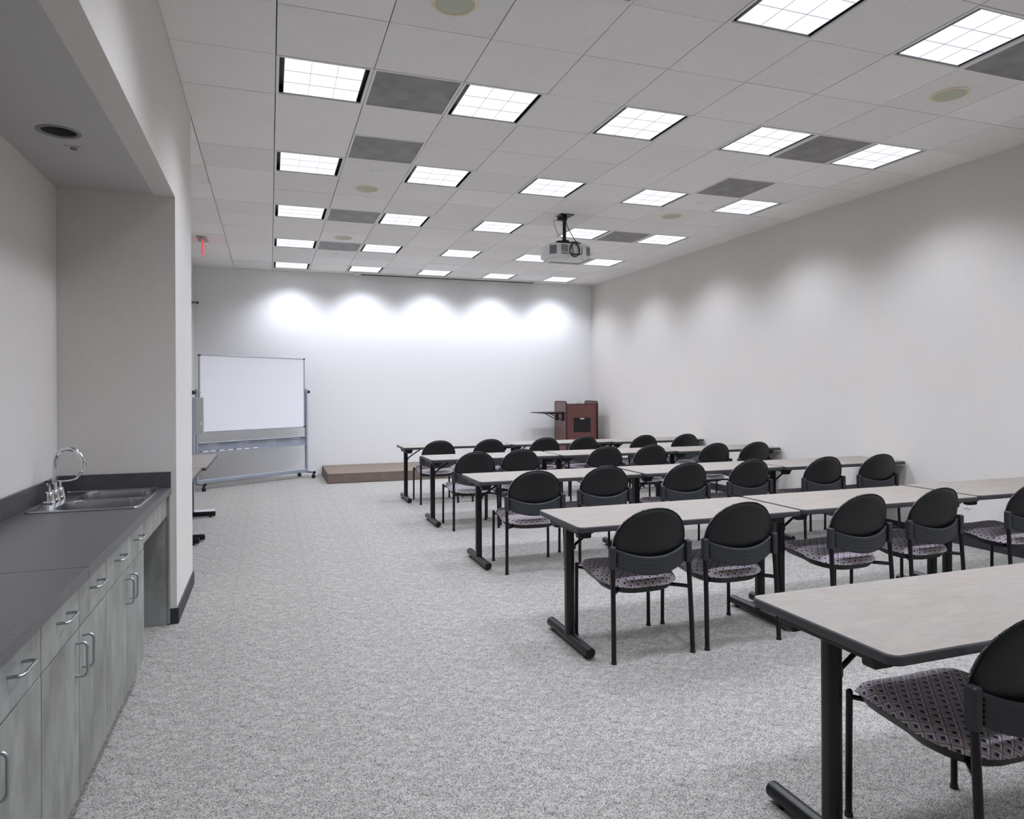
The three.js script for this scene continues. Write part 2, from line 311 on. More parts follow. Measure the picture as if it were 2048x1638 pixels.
{ // ceiling loudspeakers and concealed sprinkler covers
  const ringG = new THREE.LatheGeometry([[0.108, 0.001], [0.109, -0.005], [0.118, -0.007], [0.126, -0.004], [0.127, 0.001]].map(p => new THREE.Vector2(...p)), 40);
  const faceG = new THREE.LatheGeometry([[0, -0.007], [0.012, -0.007], [0.016, -0.004], [0.06, -0.0045], [0.109, -0.001]].map(p => new THREE.Vector2(...p)), 40);
  for (const [c, r, w] of [[1, -1.5, 'at the top edge of the view'], [7, -1.5, 'near the top right lights'], [1, 4.5, 'left, beyond the fourth light row'], [7, 4.5, 'right, beyond the fourth light row'], [1, 8.5, 'left, far end of the room'], [7, 8.5, 'partly behind the projector']]) {
    const o = thing('ceiling_speaker', 'round cream ceiling speaker ' + w, 'speaker', [cX(c) + T / 2, CEIL - 0.0005, rD(r)], 0, 'ceiling speakers'); part('rim', ringG, M.cream, o); part('grille', faceG, M.speaker, o);
  }
  const cover = new THREE.LatheGeometry([[0, -0.008], [0.036, -0.008], [0.041, -0.005], [0.042, 0.0]].map(p => new THREE.Vector2(...p)), 28), neck = cyl(0.03, 0.03, 0.006, 0, -0.001, 0, 20);
  for (const [c, r, w] of [[1, 3.5, 'left, between fourth row lights'], [7, 3.5, 'right, between fourth row lights'], [1, 10.5, 'left, far end of the room'], [7, 10.5, 'right, beyond the projector']]) {
    const o = thing('sprinkler_cover', 'small white round sprinkler cover in ceiling tile, ' + w, 'sprinkler', [cX(c) + T / 2, CEIL - 0.001, rD(r)], 0, 'sprinkler covers'); part('cap', cover, M.white, o); part('neck', neck, M.tee, o);
  }
}
{ // screen slot in the ceiling along the back wall
  const o = thing('projection_screen', 'recessed projection screen case with black slot along back wall', 'screen', [3.2, CEIL, 12.65], 0);
  part('case', rb(3.5, 0.02, 0.17, 0.003, 0, -0.0115, 0.015, 1), M.white, o); part('slot', bl(3.32, 0.012, 0.12, 0, -0.0155, 0.02), M.slot, o); part('end_bracket', rb(0.04, 0.03, 0.12, 0.004, -1.77, -0.016, 0.02, 1), M.white, o);
}
{ // hanging exit sign seen edge on
  const o = thing('exit_sign', 'edge-lit red exit sign hanging from a grey ceiling plate', 'sign', [-0.87, CEIL, 10.42]);
  part('ceiling_plate', rb(0.13, 0.012, 0.38, 0.005, 0, -0.007, 0), M.stand, o); part('red_panel', rb(0.014, 0.215, 0.3, 0.004, 0.004, -0.122, 0), M.redPanel, o); part('holder', rb(0.03, 0.02, 0.32, 0.005, 0.004, -0.02, 0), M.greyMetal, o);
}
{ // dead downlight and small cover in the soffit
  const o = thing('downlight', 'unlit round recessed downlight in the alcove soffit', 'light', [-0.945, SOFFIT, 3.83]);
  part('trim_ring', new THREE.LatheGeometry([[0.074, 0.004], [0.0745, -0.004], [0.084, -0.005], [0.094, -0.002], [0.0945, 0.0]].map(p => new THREE.Vector2(...p)), 48), M.canRim, o);
  part('can', new THREE.LatheGeometry([[0.0755, -0.002], [0.074, 0.03], [0.066, 0.09], [0.05, 0.14], [0, 0.16]].map(p => new THREE.Vector2(...p)), 48), M.can, o);
  const p = thing('cover_plate', 'tiny cover plate on the alcove soffit beside the downlight', 'cover', [-0.934, SOFFIT, 4.05]);
  part('plate', rb(0.075, 0.006, 0.05, 0.002, 0, -0.003, 0), M.soffit, p); part('cap', cyl(0.016, 0.014, 0.01, 0, -0.008, 0), M.canRim, p);
}
{ // projector on its pole
  const P = thing('projector', 'white ceiling projector with grey side vents, seen from behind', 'projector', [3.385, 3.052, 7.72]);
  const s = new THREE.Shape(), w = 0.268, f = 0.182, c = 0.085;
  s.moveTo(-w + c, -f); s.lineTo(w - c, -f); s.lineTo(w, -f + c * 0.75); s.lineTo(w, f - 0.05); s.quadraticCurveTo(w, f, w - 0.06, f); s.lineTo(-w + 0.06, f); s.quadraticCurveTo(-w, f, -w, f - 0.05); s.lineTo(-w, -f + c * 0.75); s.closePath();
  const body = slab(s, 0.165, 0, 0.024, 6); part('body', toCreasedNormals(flat(body), 0.7), M.whitePlastic, P);
  // louvred vent, connector plate and sockets on the rear face
  const vent = []; for (let i = 0; i < 6; i++) vent.push(bl(0.085, 0.009, 0.004, -0.095, 0.072 + i * 0.013, f + 0.001)); part('rear_vent', vent, M.ventGrey, P);
  for (const [sw, sh, sx, sy] of [[0.02, 0.012, -0.12, 0.038], [0.02, 0.012, -0.09, 0.038], [0.014, 0.01, -0.06, 0.038], [0.05, 0.012, 0.05, 0.036], [0.03, 0.014, 0.1, 0.036], [0.11, 0.004, -0.085, 0.056], [0.006, 0.09, 0.13, 0.08]]) part('socket', bl(sw, sh, 0.005, sx, sy, f + 0.001), M.black, P);
  const jackRed = marker(0x7a4a35); for (let i = 0; i < 4; i++) part('jack', cyl(0.006, 0.006, 0.012, 0, 0, 0, 8).rotateX(Math.PI / 2).translate(-0.032 + i * 0.016, 0.04, f + 0.003), jackRed, P);
  for (const sgn of [-1, 1]) { const g = bl(0.085, 0.1, 0.004, 0, 0, 0); g.rotateY(sgn * Math.atan2(c * 0.75, c)); g.translate(sgn * (w - c / 2 + 0.001), 0.083, f - c * 0.375 + 0.001); part('side_vent', g, M.ventGrey, P); }
  const lens = new THREE.LatheGeometry([[0, 0], [0.05, 0], [0.055, 0.02], [0.06, 0.05]].map(p => new THREE.Vector2(...p)), 24); lens.rotateX(-Math.PI / 2); lens.translate(0.02, 0.085, -f + 0.005); part('lens', lens, M.black, P);
  for (const fx of [-0.18, 0.18]) part('foot', cyl(0.014, 0.016, 0.012, fx, -0.005, 0.08), M.whitePlastic, P);
  const K = thing('projector_mount', 'black ceiling pole mount holding the projector', 'mount', [3.36, 3.225, 7.7]);
  part('ceiling_plate', rb(0.17, 0.008, 0.17, 0.003, 0.01, CEIL - 3.225 - 0.004, 0), M.black, K);
  part('pole', cyl(0.021, 0.021, CEIL - 3.225 - 0.03, 0, (CEIL - 3.225) / 2 + 0.01, 0), M.legBlack, K);
  part('upper_clamp', [rb(0.1, 0.045, 0.06, 0.008, -0.035, CEIL - 3.225 - 0.045, 0.0), rb(0.055, 0.06, 0.055, 0.008, 0, CEIL - 3.225 - 0.04, 0)], M.black, K);
  part('bracket', [rb(0.16, 0.018, 0.12, 0.005, -0.02, 0.022, 0.0), rb(0.09, 0.04, 0.08, 0.008, 0, 0.036, 0)], M.black, K);
  for (const [ax, az] of [[-0.14, 0.1], [0.16, 0.1], [-0.14, -0.12], [0.16, -0.12]]) part('arm', [tube([[0, 0.025, 0], [ax * 0.7, 0.026, az * 0.7], [ax, 0.008, az]], 0.008, 8, 6), cyl(0.013, 0.013, 0.012, ax, 0.006, az, 10)], M.black, K);
  const Wc = thing('cable_bundle', 'coiled black cables hanging behind the projector', 'cable', [3.36, 3.05, 7.515]);
  const loop = []; for (let i = 0; i <= 40; i++) { const t = i / 40 * Math.PI * 4.4; loop.push([0.055 + 0.062 * Math.cos(t), 0.085 + 0.082 * Math.sin(t), 0.012 * Math.sin(t * 0.7) - 0.012]); }
  part('coil', tube(loop, 0.0055, 120, 6), M.black, Wc);
  part('video_cable', tube([[0.02, 0.17, -0.02], [0.03, 0.06, 0], [0.01, 0.02, -0.004], [0.07, 0.03, -0.012]], 0.005, 30, 6), M.black, Wc);
  part('yellow_lead', tube([[0.09, 0.06, 0], [0.12, 0.055, -0.005], [0.15, 0.07, -0.014]], 0.003, 16, 6), marker(0xc9a93a), Wc);
  part('drop_cable', tube([[0.03, 0.49, -0.22], [0.05, 0.4, -0.2], [0.085, 0.26, -0.12], [0.1, 0.17, -0.03]], 0.0045, 24, 6), M.black, Wc);
  part('power_cable', tube([[-0.07, 0.475, -0.21], [-0.13, 0.45, -0.2], [-0.1, 0.3, -0.15], [-0.02, 0.175, -0.06]], 0.003, 24, 6), M.black, Wc);
}

// ------------------------------------------------------------------ sink alcove: cabinets, worktop, sink
const CX = -0.62, CTOP = 0.868, CTH = 0.04;   // cabinet face, worktop level, worktop thickness
function pull(parent, horizontal, x, y, d) {   // wire pull handle, 96 mm, standing 34 mm off the face
  const h = 0.055, o = 0.036, r = 0.005;
  const pts = horizontal ? [[0, 0, -h], [o * 0.75, 0, -h], [o, 0, -h + 0.014], [o, 0, 0], [o, 0, h - 0.014], [o * 0.75, 0, h], [0, 0, h]] : [[0, -h, 0], [o * 0.75, -h, 0], [o, -h + 0.014, 0], [o, 0, 0], [o, h - 0.014, 0], [o * 0.75, h, 0], [0, h, 0]];
  const g = tube(pts, r, 36, 8, false, 0.35); g.translate(x, y, -d); return part('handle', g, M.satin, parent);
}
const cabinetSeams = [[3.139, 4.012, 3.575, 'below the worktop beside the open knee space'], [2.312, 3.139, 2.727, 'in the middle of the run'], [1.45, 2.312, 1.88, 'nearest the camera, cut by the picture edge']];
for (const [d0, d1, dm, w] of cabinetSeams) {
  const o = thing('base_cabinet', 'grey green laminate base cabinet ' + w, 'cabinet', [0, 0, 0], 0, 'base cabinets'), g = 0.0028;
  part('body', metric(bx(AX + 0.002, CX - 0.021, 0.1, CTOP - CTH, d0, d1)), M.laminate, o);
  part('toe_kick', bx(AX + 0.002, CX - 0.075, 0, 0.1, d0, d1), M.base, o);
  [[d0, dm], [dm, d1]].forEach(([a, b], k) => {
    const dr = part('drawer', metric(rb(0.02, 0.156, b - a - 2 * g, 0.0015, CX - 0.01, 0.7485, -(a + b) / 2, 1), a * 1.7, b * 0.3), M.laminate, o);
    pull(dr, true, CX - 0.001, 0.765, (a + b) / 2);
    const dd = part('door', metric(rb(0.02, 0.562, b - a - 2 * g, 0.0015, CX - 0.01, 0.3845, -(a + b) / 2, 1), a * 1.3, b * 0.7), M.laminate, o);
    pull(dd, false, CX - 0.001, 0.575, k ? a + 0.045 : b - 0.045);
  });
}
{ // knee space under the sink: apron in front, panels at the sides
  const o = thing('sink_apron', 'grey green apron panel under the sink over the open knee space', 'panel');
  part('front', metric(rb(0.02, 0.135, 0.866, 0.0015, CX - 0.01, 0.757, -4.446, 1), 0.4, 0.1), M.laminate, o);
  const e = thing('end_panel', 'dark mottled laminate panel lining the knee space end wall', 'panel');
  part('board', metric(rb(0.6, 0.826, 0.014, 0.001, -0.92, 0.413, -4.871, 1)), M.laminate, e);
  part('filler', rb(0.014, 0.81, 0.02, 0.001, -0.612, 0.413, -4.868, 1), M.laminate, e);
}
const SK = { x0: -1.165, x1: -0.645, d0: 4.055, d1: 4.835 };
{ // worktop in two lengths with a joint, upstands along the walls
  const front = -0.597;
  const shape = (d0, d1, hole) => { const s = new THREE.Shape(); s.moveTo(AX, d0); s.lineTo(front, d0); s.lineTo(front, d1); s.lineTo(AX, d1); s.closePath(); if (hole) s.holes.push(roundRect(SK.x1 - SK.x0 - 0.026, SK.d1 - SK.d0 - 0.03, 0.03, (SK.x0 + SK.x1) / 2, (SK.d0 + SK.d1) / 2, new THREE.Path())); return s; };
  const a = thing('worktop', 'charcoal laminate worktop length holding the sink', 'worktop');
  part('top', metric(slab(shape(2.7595, AD, true), CTH, CTOP - CTH, 0.0012, 6)), M.counter, a);
  part('side_upstand', metric(rb(0.018, 0.1, AD - 2.7585, 0.002, AX + 0.009, CTOP + 0.05, -(AD + 2.7585) / 2, 1)), M.counter, a);
  part('end_upstand', metric(rb(front - AX - 0.018, 0.1, 0.018, 0.002, (front + AX + 0.018) / 2, CTOP + 0.05, -(AD - 0.009), 1)), M.counter, a);
  const b = thing('worktop', 'charcoal laminate worktop length nearest the camera', 'worktop');
  part('top', metric(slab(shape(0.36, 2.755, false), CTH, CTOP - CTH, 0.0012, 6), 0.21, 0.13), M.counter, b);
  part('side_upstand', metric(rb(0.018, 0.1, 2.7565 - 0.36, 0.002, AX + 0.009, CTOP + 0.05, -(0.36 + 2.7565) / 2, 1)), M.counter, b);
}
{ // double bowl stainless sink
  const o = thing('sink', 'stainless steel double bowl sink set in the worktop', 'sink', [(SK.x0 + SK.x1) / 2, CTOP, (SK.d0 + SK.d1) / 2]);
  const W = SK.x1 - SK.x0, D = SK.d1 - SK.d0, bw = 0.385, bd = 0.335, bxo = 0.045, off = 0.186;
  const rim = roundRect(W, D, 0.03); for (const k of [-1, 1]) rim.holes.push(roundRect(bw, bd, 0.085, bxo, k * off, new THREE.Path()));
  part('rim', slab(rim, 0.006, 0, 0.0022, 10), M.steel, o);
  part('rim_bead', tube([...Array(64)].map((_, i) => { const t = i / 64 * Math.PI * 2, sq = (v, n) => Math.sign(v) * Math.pow(Math.abs(v), 2 / n); return [(W / 2 - 0.006) * sq(Math.cos(t), 22), 0.006, (D / 2 - 0.006) * sq(Math.sin(t), 22)]; }), 0.0028, 256, 6, true), M.steel, o);
  const ringOf = (w, d, r, y, cx, cz) => { const pts = []; for (const [sx, sz, a0] of [[1, -1, -90], [1, 1, 0], [-1, 1, 90], [-1, -1, 180]]) for (let i = 0; i <= 8; i++) { const a = (a0 + i * 11.25) * Math.PI / 180; pts.push([cx + sx * (w / 2 - r) + r * Math.cos(a), y, cz + sz * (d / 2 - r) + r * Math.sin(a)]); } return pts; };
  for (const k of [-1, 1]) {
    const L = [[bw + 0.014, bd + 0.014, 0.092, 0.0062], [bw + 0.004, bd + 0.004, 0.087, 0.0055], [bw, bd, 0.085, 0], [bw - 0.008, bd - 0.008, 0.083, -0.06], [bw - 0.016, bd - 0.016, 0.08, -0.14], [bw - 0.04, bd - 0.04, 0.06, -0.168], [bw - 0.1, bd - 0.1, 0.05, -0.176]];
    const bowl = part('bowl', loft(L.map(([w, d, r, y]) => ringOf(w, d, r, y, bxo, -k * off))), M.steel, o);
    part('drain', new THREE.LatheGeometry([[0, -0.176], [0.03, -0.1755], [0.042, -0.1735], [0.045, -0.175]].map(p => new THREE.Vector2(...p)), 24).translate(bxo, 0, -k * off), M.drain, bowl);
  }
  // gooseneck faucet with wing handles
  const f = thing('faucet', 'chrome gooseneck faucet with two wing handles', 'faucet', [-1.131, CTOP + 0.0072, 4.47]);
  part('deck_plate', rb(0.05, 0.012, 0.27, 0.006, 0, 0.006, 0), M.chrome, f);
  const bell = new THREE.LatheGeometry([[0.0, 0.062], [0.015, 0.062], [0.02, 0.055], [0.026, 0.03], [0.031, 0.01], [0.033, 0.0]].map(p => new THREE.Vector2(...p)), 24);
  const sp = part('spout', [tube([[0, 0.06, 0], [0, 0.13, 0], [0, 0.2, 0], [0.012, 0.252, 0.004], [0.05, 0.281, 0.008], [0.098, 0.278, 0.012], [0.132, 0.242, 0.016], [0.142, 0.205, 0.018]], 0.0115, 60, 12), bell.clone(), cyl(0.016, 0.0125, 0.05, 0, 0.075, 0, 20)], M.chrome, f);
  part('aerator', cyl(0.0145, 0.0145, 0.026, 0.1425, 0.192, 0.018, 18), M.chrome, sp);
  for (const [z, dir] of [[0.1, -1], [-0.1, 1]]) {
    const h = part('handle', [bell.clone().translate(0, 0, z), cyl(0.011, 0.009, 0.034, 0, 0.078, z, 16)], M.chrome, f);
    const blade = dir > 0
      ? [tube([[-0.014, 0.094, z], [0.03, 0.094, z], [0.062, 0.098, z], [0.084, 0.109, z], [0.101, 0.127, z], [0.11, 0.141, z], [0.103, 0.147, z], [0.094, 0.136, z], [0.086, 0.116, z]], 0.005, 48, 8)]
      : [tube([[0.0, 0.092, z - 0.012], [0.006, 0.094, z + 0.015], [0.008, 0.1, z + 0.045], [0.008, 0.112, z + 0.07], [0.008, 0.124, z + 0.082]], 0.006, 30, 8)];
    part('wing', blade, M.chrome, h);
  }
}

// ------------------------------------------------------------------ tables
function makeTable(len, dep, label) {
  const H = 0.732, t = 0.032, o = thing('training_table', label, 'table', [0, 0, 0], 0, 'training tables');
  part('tabletop', metric(slab(roundRect(len - 0.008, dep - 0.008, 0.03), 0.003, H - 0.003, 0.0008, 5), len * 3.1, dep), M.table, o);
  part('edge_band', slab(roundRect(len, dep, 0.034), t - 0.0018, H - t, 0.006, 6), M.edge, o);
  for (const s of [-1, 1]) {
    const x = s * (len / 2 - 0.075), col = roundRect(0.052, 0.066, 0.0255);
    const leg = part('leg', [slab(col, H - t - 0.07, 0.045, 0, 6).translate(x, 0, 0)], M.legBlack, o);
    const foot = cyl(0.029, 0.029, dep - 0.05, 0, 0, 0, 20); foot.rotateX(Math.PI / 2);
    const pieces = [foot]; for (const e of [-1, 1]) { const cap = new THREE.SphereGeometry(0.029, 18, 8); cap.scale(1, 1, 0.3); cap.translate(0, 0, e * (dep - 0.05) / 2); pieces.push(cap); pieces.push(cyl(0.014, 0.016, 0.016, 0, -0.032, e * (dep / 2 - 0.075), 10)); }
    part('foot', pieces.map(g => g.translate(x, 0.04, 0)), M.legBlack, leg);
    part('top_plate', [rb(0.1, 0.028, 0.4, 0.004, x - s * 0.01, H - t - 0.0145, 0, 1), rb(0.08, 0.05, 0.055, 0.01, x - s * 0.012, H - t - 0.03, 0.17, 1), rb(0.08, 0.05, 0.055, 0.01, x - s * 0.012, H - t - 0.03, -0.17, 1)], M.black, leg);
    part('brace', [capped([[x - s * 0.02, H - t - 0.14, 0], [x - s * 0.1, H - t - 0.085, 0], [x - s * 0.2, H - t - 0.022, 0]], 0.0085, 8, 8), rb(0.26, 0.012, 0.04, 0.003, x - s * 0.2, H - t - 0.008, 0, 1), rb(0.03, 0.03, 0.03, 0.006, x - s * 0.022, H - t - 0.14, 0, 1)], M.black, leg);
  }
  return o;
}
const rowName = ['nearest the camera', 'in the second nearest row', 'in the middle row', 'in the second farthest row', 'in the row nearest the back wall'];
const tables = [ // row, left end x, near edge d, turn, place
  [0, 1.62, 1.462, 0, 'the only table'], [1, 1.565, 3.405, 0, 'aisle end'], [1, 3.08, 3.425, 0, 'middle'], [1, 4.605, 3.455, 0, 'wall end'],
  [2, 1.602, 5.395, 0, 'aisle end'], [2, 3.13, 5.40, 0, 'middle'], [2, 4.645, 5.372, 0, 'wall end'],
  [3, 1.627, 7.285, 0, 'aisle end'], [3, 3.14, 7.265, 0, 'middle'], [3, 4.645, 7.205, 0, 'wall end'],
  [4, 1.645, 9.0, 0, 'aisle end'], [4, 3.15, 8.94, 0, 'middle'], [4, 4.65, 8.865, 0, 'wall end']];
const LEN = 1.49, DEP = 0.61;
const proto = makeTable(LEN, DEP, '');
tables.forEach(([row, x, d, turn, place], i) => {
  const label = i ? `beige topped black legged table, ${place} ${rowName[row]}` : 'beige topped black legged table ' + rowName[0];
  const o = i ? copyOf(proto, label, 'training tables') : proto; o.userData.label = label;
  const shorter = x + LEN > XR - 0.012 ? XR - 0.012 - LEN : x;
  o.position.set(shorter + LEN / 2, 0, -(d + DEP / 2)); o.rotation.y = turn;
});
{ // two tables set lengthways along the left wall
  const a = makeTable(1.55, 0.58, 'beige table along the left wall, far one next to the whiteboard'); a.userData.group = 'tables along the left wall'; a.position.set(-0.885, 0, -8.18); a.rotation.y = Math.PI / 2;
  const b = makeTable(1.5, 0.55, 'beige table along the left wall, mostly hidden behind the pier'); b.userData.group = 'tables along the left wall'; b.position.set(-0.905, 0, -6.64); b.rotation.y = Math.PI / 2;
}

// ------------------------------------------------------------------ chairs
function makeChair() {
  const o = thing('stacking_chair', '', 'chair', [0, 0, 0], 0, 'stacking chairs at the tables');
  // legs
  for (const s of [-1, 1]) {
    const rear = part('leg', tube([[s * 0.2475, 0.008, 0.2375], [s * 0.245, 0.2, 0.23], [s * 0.2415, 0.4, 0.219], [s * 0.238, 0.6, 0.205]], 0.0135, 12, 10), M.legBlack, o);
    part('foot_glide', cyl(0.016, 0.014, 0.016, s * 0.2475, 0.008, 0.2375, 12), M.black, rear);
    const front = part('leg', [tube([[s * 0.2475, 0.008, -0.2375], [s * 0.2465, 0.22, -0.2365], [s * 0.245, 0.428, -0.235]], 0.0115, 8, 10), new THREE.SphereGeometry(0.0118, 10, 6).translate(s * 0.245, 0.428, -0.235)], M.legBlack, o);
    part('foot_glide', cyl(0.015, 0.013, 0.016, s * 0.2475, 0.008, -0.2375, 12), M.black, front);
    part('front_rail', tube([[s * 0.245, 0.412, -0.235], [s * 0.2, 0.404, -0.208], [s * 0.14, 0.39, -0.16]], 0.009, 5, 8), M.legBlack, o);
    part('rear_rail', tube([[s * 0.243, 0.366, 0.221], [s * 0.195, 0.365, 0.165], [s * 0.12, 0.362, 0.09]], 0.011, 5, 8), M.legBlack, o);
    // plastic sleeve over the post with the row of small slots beside it
    const sleeve = part('post_sleeve', rb(0.036, 0.128, 0.04, 0.011, s * 0.2385, 0.562, 0.208, 3), M.band, o);
    const slots = []; for (let i = 0; i < 5; i++) slots.push(bl(0.006, 0.009, 0.012, s * 0.2165, 0.522 + i * 0.0165, 0.222)); part('slots', slots, M.slot, sleeve);
  }
  // back shell, upholstered front, curved band
  const sup = (v, n) => Math.sign(v) * Math.pow(Math.abs(v), 2 / n);
  const bend = (x, y, h) => { const Y = 0.62 + y; return [x, Y, 0.214 + (Y - 0.55) * 0.21 - 0.8 * x * x + h]; };
  const oval = (k) => (a) => { const c = Math.cos(a), s = Math.sin(a); return [0.226 * k * sup(c, 2.15), (s > 0 ? 0.207 : 0.155) * k * sup(s, 2.1)]; };
  const edge = (r, t) => t * Math.sqrt(Math.max(0, 1 - Math.pow(r, 5)));
  part('back_shell', pad(oval(1), r => 0.018 * Math.sqrt(Math.max(0, 1 - r ** 9)) - 0.004, r => -0.006 - 0.010 * Math.sqrt(Math.max(0, 1 - r ** 12)) + 0.012 * r ** 12, bend, 40, 9), M.shell, o);
  part('back_cushion', pad(oval(1.012), r => -0.008, r => -0.008 - edge(r, 0.022), bend, 36, 8), M.fabric, o);
  const prof = []; for (let i = 0; i <= 24; i++) { const t = i / 24, groove = [0.3, 0.5, 0.7].some(g => Math.abs(t - g) < 0.022) ? 0.0018 : 0; prof.push([0.1 * t, 0.006 * Math.sqrt(Math.max(0, 1 - Math.pow(2 * t - 1, 8))) - groove]); }
  const rings = []; for (let k = 0; k <= 24; k++) { const u = k / 24 * 2 - 1, x = u * 0.216, q = 1 - u * u, zc = 0.207 + 0.052 * q, yo = 0.508 - 0.047 * q; rings.push([...prof.map(([y, z]) => [x, yo + y, zc + z]), ...prof.slice().reverse().map(([y]) => [x, yo + y, zc - 0.007])]); }
  part('back_band', toCreasedNormals(flat(loft(rings, false)), 0.6), M.band, o);
  // seat cushion on its black pan
  const seatLine = k => a => { const c = Math.cos(a), s = Math.sin(a); return [k * 0.243 * sup(c, s > 0 ? 5.6 : 3.3), k * (s > 0 ? 0.234 : 0.235) * sup(s, s > 0 ? 5.6 : 2.6)]; };
  const seatBend = (x, y, h) => { const z = -0.035 - y, slope = 0.4 + 0.095 * y - (y > 0.12 ? 1.4 * (y - 0.12) ** 2 : 0) + 0.25 * x * x * (y > 0 ? 1 : 0.3); return [x, slope + h, z]; };
  part('seat', pad(seatLine(1), r => 0.004 + 0.046 * Math.sqrt(Math.max(0, 1 - r ** 6)), r => -0.008 + 0.012 * r ** 10, seatBend, 44, 10), M.fabric, o);
  part('seat_pan', pad(seatLine(0.985), r => 0.003, r => -0.046 * Math.sqrt(Math.max(0, 1 - r ** 10)) + 0.003, seatBend, 36, 6), M.black, o);
  return o;
}
const chairProto = makeChair();
const ordinal = ['first', 'second', 'third', 'fourth', 'fifth', 'sixth'];
const chairRows = [
  [[2.126, 1.408, 0]],
  [[1.984, 3.345, 0.01], [2.573, 3.345, 0], [3.46, 3.335, 0.03], [4.125, 3.368, 0.05], [5.03, 3.37, 0.03]],
  [[2.027, 5.235, -0.08], [2.712, 5.345, -0.03], [3.507, 5.325, 0.02], [4.212, 5.345, 0.03], [5.035, 5.305, 0], [5.72, 5.312, -0.02]],
  [[2.06, 7.08, 0], [2.618, 7.215, 0.02], [3.655, 7.2, -0.02], [4.245, 7.19, 0], [5.098, 7.135, 0.03], [5.665, 7.1, 0]],
  [[2.08, 8.86, 0], [2.775, 8.87, 0.02], [3.57, 8.86, 0], [4.165, 8.86, 0.02], [5.08, 8.79, 0], [5.76, 8.78, -0.02]]];
let firstChair = true;
chairRows.forEach((list, row) => list.forEach(([x, d, turn], i) => {
  const label = list.length === 1 ? 'black chair with diamond patterned seat, in the bottom right corner' : `black chair with patterned seat, ${ordinal[i]} from the aisle ${rowName[row]}`;
  const o = firstChair ? chairProto : copyOf(chairProto, label); firstChair = false; o.userData.label = label;
  o.rotation.y = turn; o.position.set(x + 0.2375 * Math.sin(turn) * -1, 0, -(d + 0.2375));
}));

// ------------------------------------------------------------------ far end: platform, lectern, whiteboard
{
  const o = thing('platform', 'low brown carpeted platform along the back wall', 'platform', [3.4, 0, 12.065]);
  part('body', metric(rb(5.08, 0.16, 1.34, 0.012, 0, 0.08, 0, 3)), M.platform, o); part('nosing', rb(5.085, 0.016, 0.012, 0.005, 0, 0.15, 0.666, 2), M.platform, o);
}
{
  const y0 = 0.16, o = thing('lectern', 'mahogany lectern with black speaker panel and raised side panels', 'lectern', [5.583, y0, 12.275]);
  const w = 0.674, dp = 0.55, hs = 1.095, hf = 1.045;
  for (const s of [-1, 1]) {
    const sh = new THREE.Shape(), r = 0.05; sh.moveTo(-dp / 2, 0); sh.lineTo(dp / 2, 0); sh.lineTo(dp / 2, hs - r); sh.quadraticCurveTo(dp / 2, hs, dp / 2 - r, hs); sh.lineTo(-dp / 2 + r, hs); sh.quadraticCurveTo(-dp / 2, hs, -dp / 2, hs - r); sh.closePath();
    const g = new THREE.ExtrudeGeometry(sh, { depth: 0.024, bevelEnabled: false, curveSegments: 6 }); g.translate(0, 0, -0.012); g.rotateY(Math.PI / 2); g.translate(s * (w / 2 - 0.014), 0, 0);
    const p = part('side_panel', metric(g, 0.2, 0), M.wood, o);
    part('edge_strip', tube([[0, 0.01, dp / 2], [0, 0.5, dp / 2], [0, hs - r, dp / 2], [0, hs - 0.01, dp / 2 - 0.012], [0, hs, dp / 2 - r], [0, hs, 0], [0, hs, -dp / 2 + r], [0, hs - 0.01, -dp / 2 + 0.012], [0, hs - r, -dp / 2], [0, 0.01, -dp / 2]].map(q => [q[0] + s * (w / 2 - 0.014), q[1], q[2]]), 0.0135, 90, 8, false, 0.2), M.woodEdge, p);
  }
  part('front_panel', metric(rb(w - 0.05, hf, 0.024, 0.002, 0, hf / 2, dp / 2 - 0.03, 1)), M.wood, o);
  part('top_trim', rb(w - 0.052, 0.014, 0.03, 0.005, 0, hf + 0.004, dp / 2 - 0.03, 2), M.woodEdge, o);
  part('desk', metric(rb(w - 0.05, 0.024, dp - 0.09, 0.003, 0, hf - 0.06, -0.02, 1)), M.wood, o);
  part('inner_shelf', metric(rb(w - 0.05, 0.02, dp - 0.09, 0.003, 0, 0.5, -0.02, 1)), M.wood, o);
  part('plinth', rb(w - 0.06, 0.06, dp - 0.06, 0.003, 0, 0.03, 0, 1), M.woodEdge, o);
  const sp = part('speaker_panel', rb(0.345, 0.268, 0.012, 0.004, 0.008, 0.655, dp / 2 - 0.013, 2), M.slot, o);
  part('name_plate', rb(0.085, 0.02, 0.003, 0.001, 0.008, 0.772, dp / 2 - 0.0055, 1), M.white, sp);
  part('microphone_wire', tube([[-0.03, hf + 0.01, 0.1], [0.0, hf + 0.035, 0.1], [0.05, hf + 0.028, 0.09], [0.09, hf + 0.008, 0.07]], 0.003, 20, 6), M.black, o);
  // fold-up shelf on the aisle side
  const sx = -w / 2 - 0.002, sy = 1.05 - y0;
  const shf = part('side_shelf', rb(0.52, 0.018, 0.4, 0.005, sx - 0.262, sy, 0.0, 2), M.black, o);
  for (const z of [0.15, -0.15]) part('shelf_bracket', [rb(0.02, 0.15, 0.04, 0.003, sx - 0.011, sy - 0.085, z, 1), capped([[sx - 0.02, sy - 0.14, z], [sx - 0.12, sy - 0.09, z], [sx - 0.26, sy - 0.02, z]], 0.009, 8, 6), rb(0.3, 0.02, 0.025, 0.003, sx - 0.16, sy - 0.018, z, 1)], M.black, shf);
}
const boardTurn = 33 * Math.PI / 180, boardAt = [-0.23, 0, 11.895];
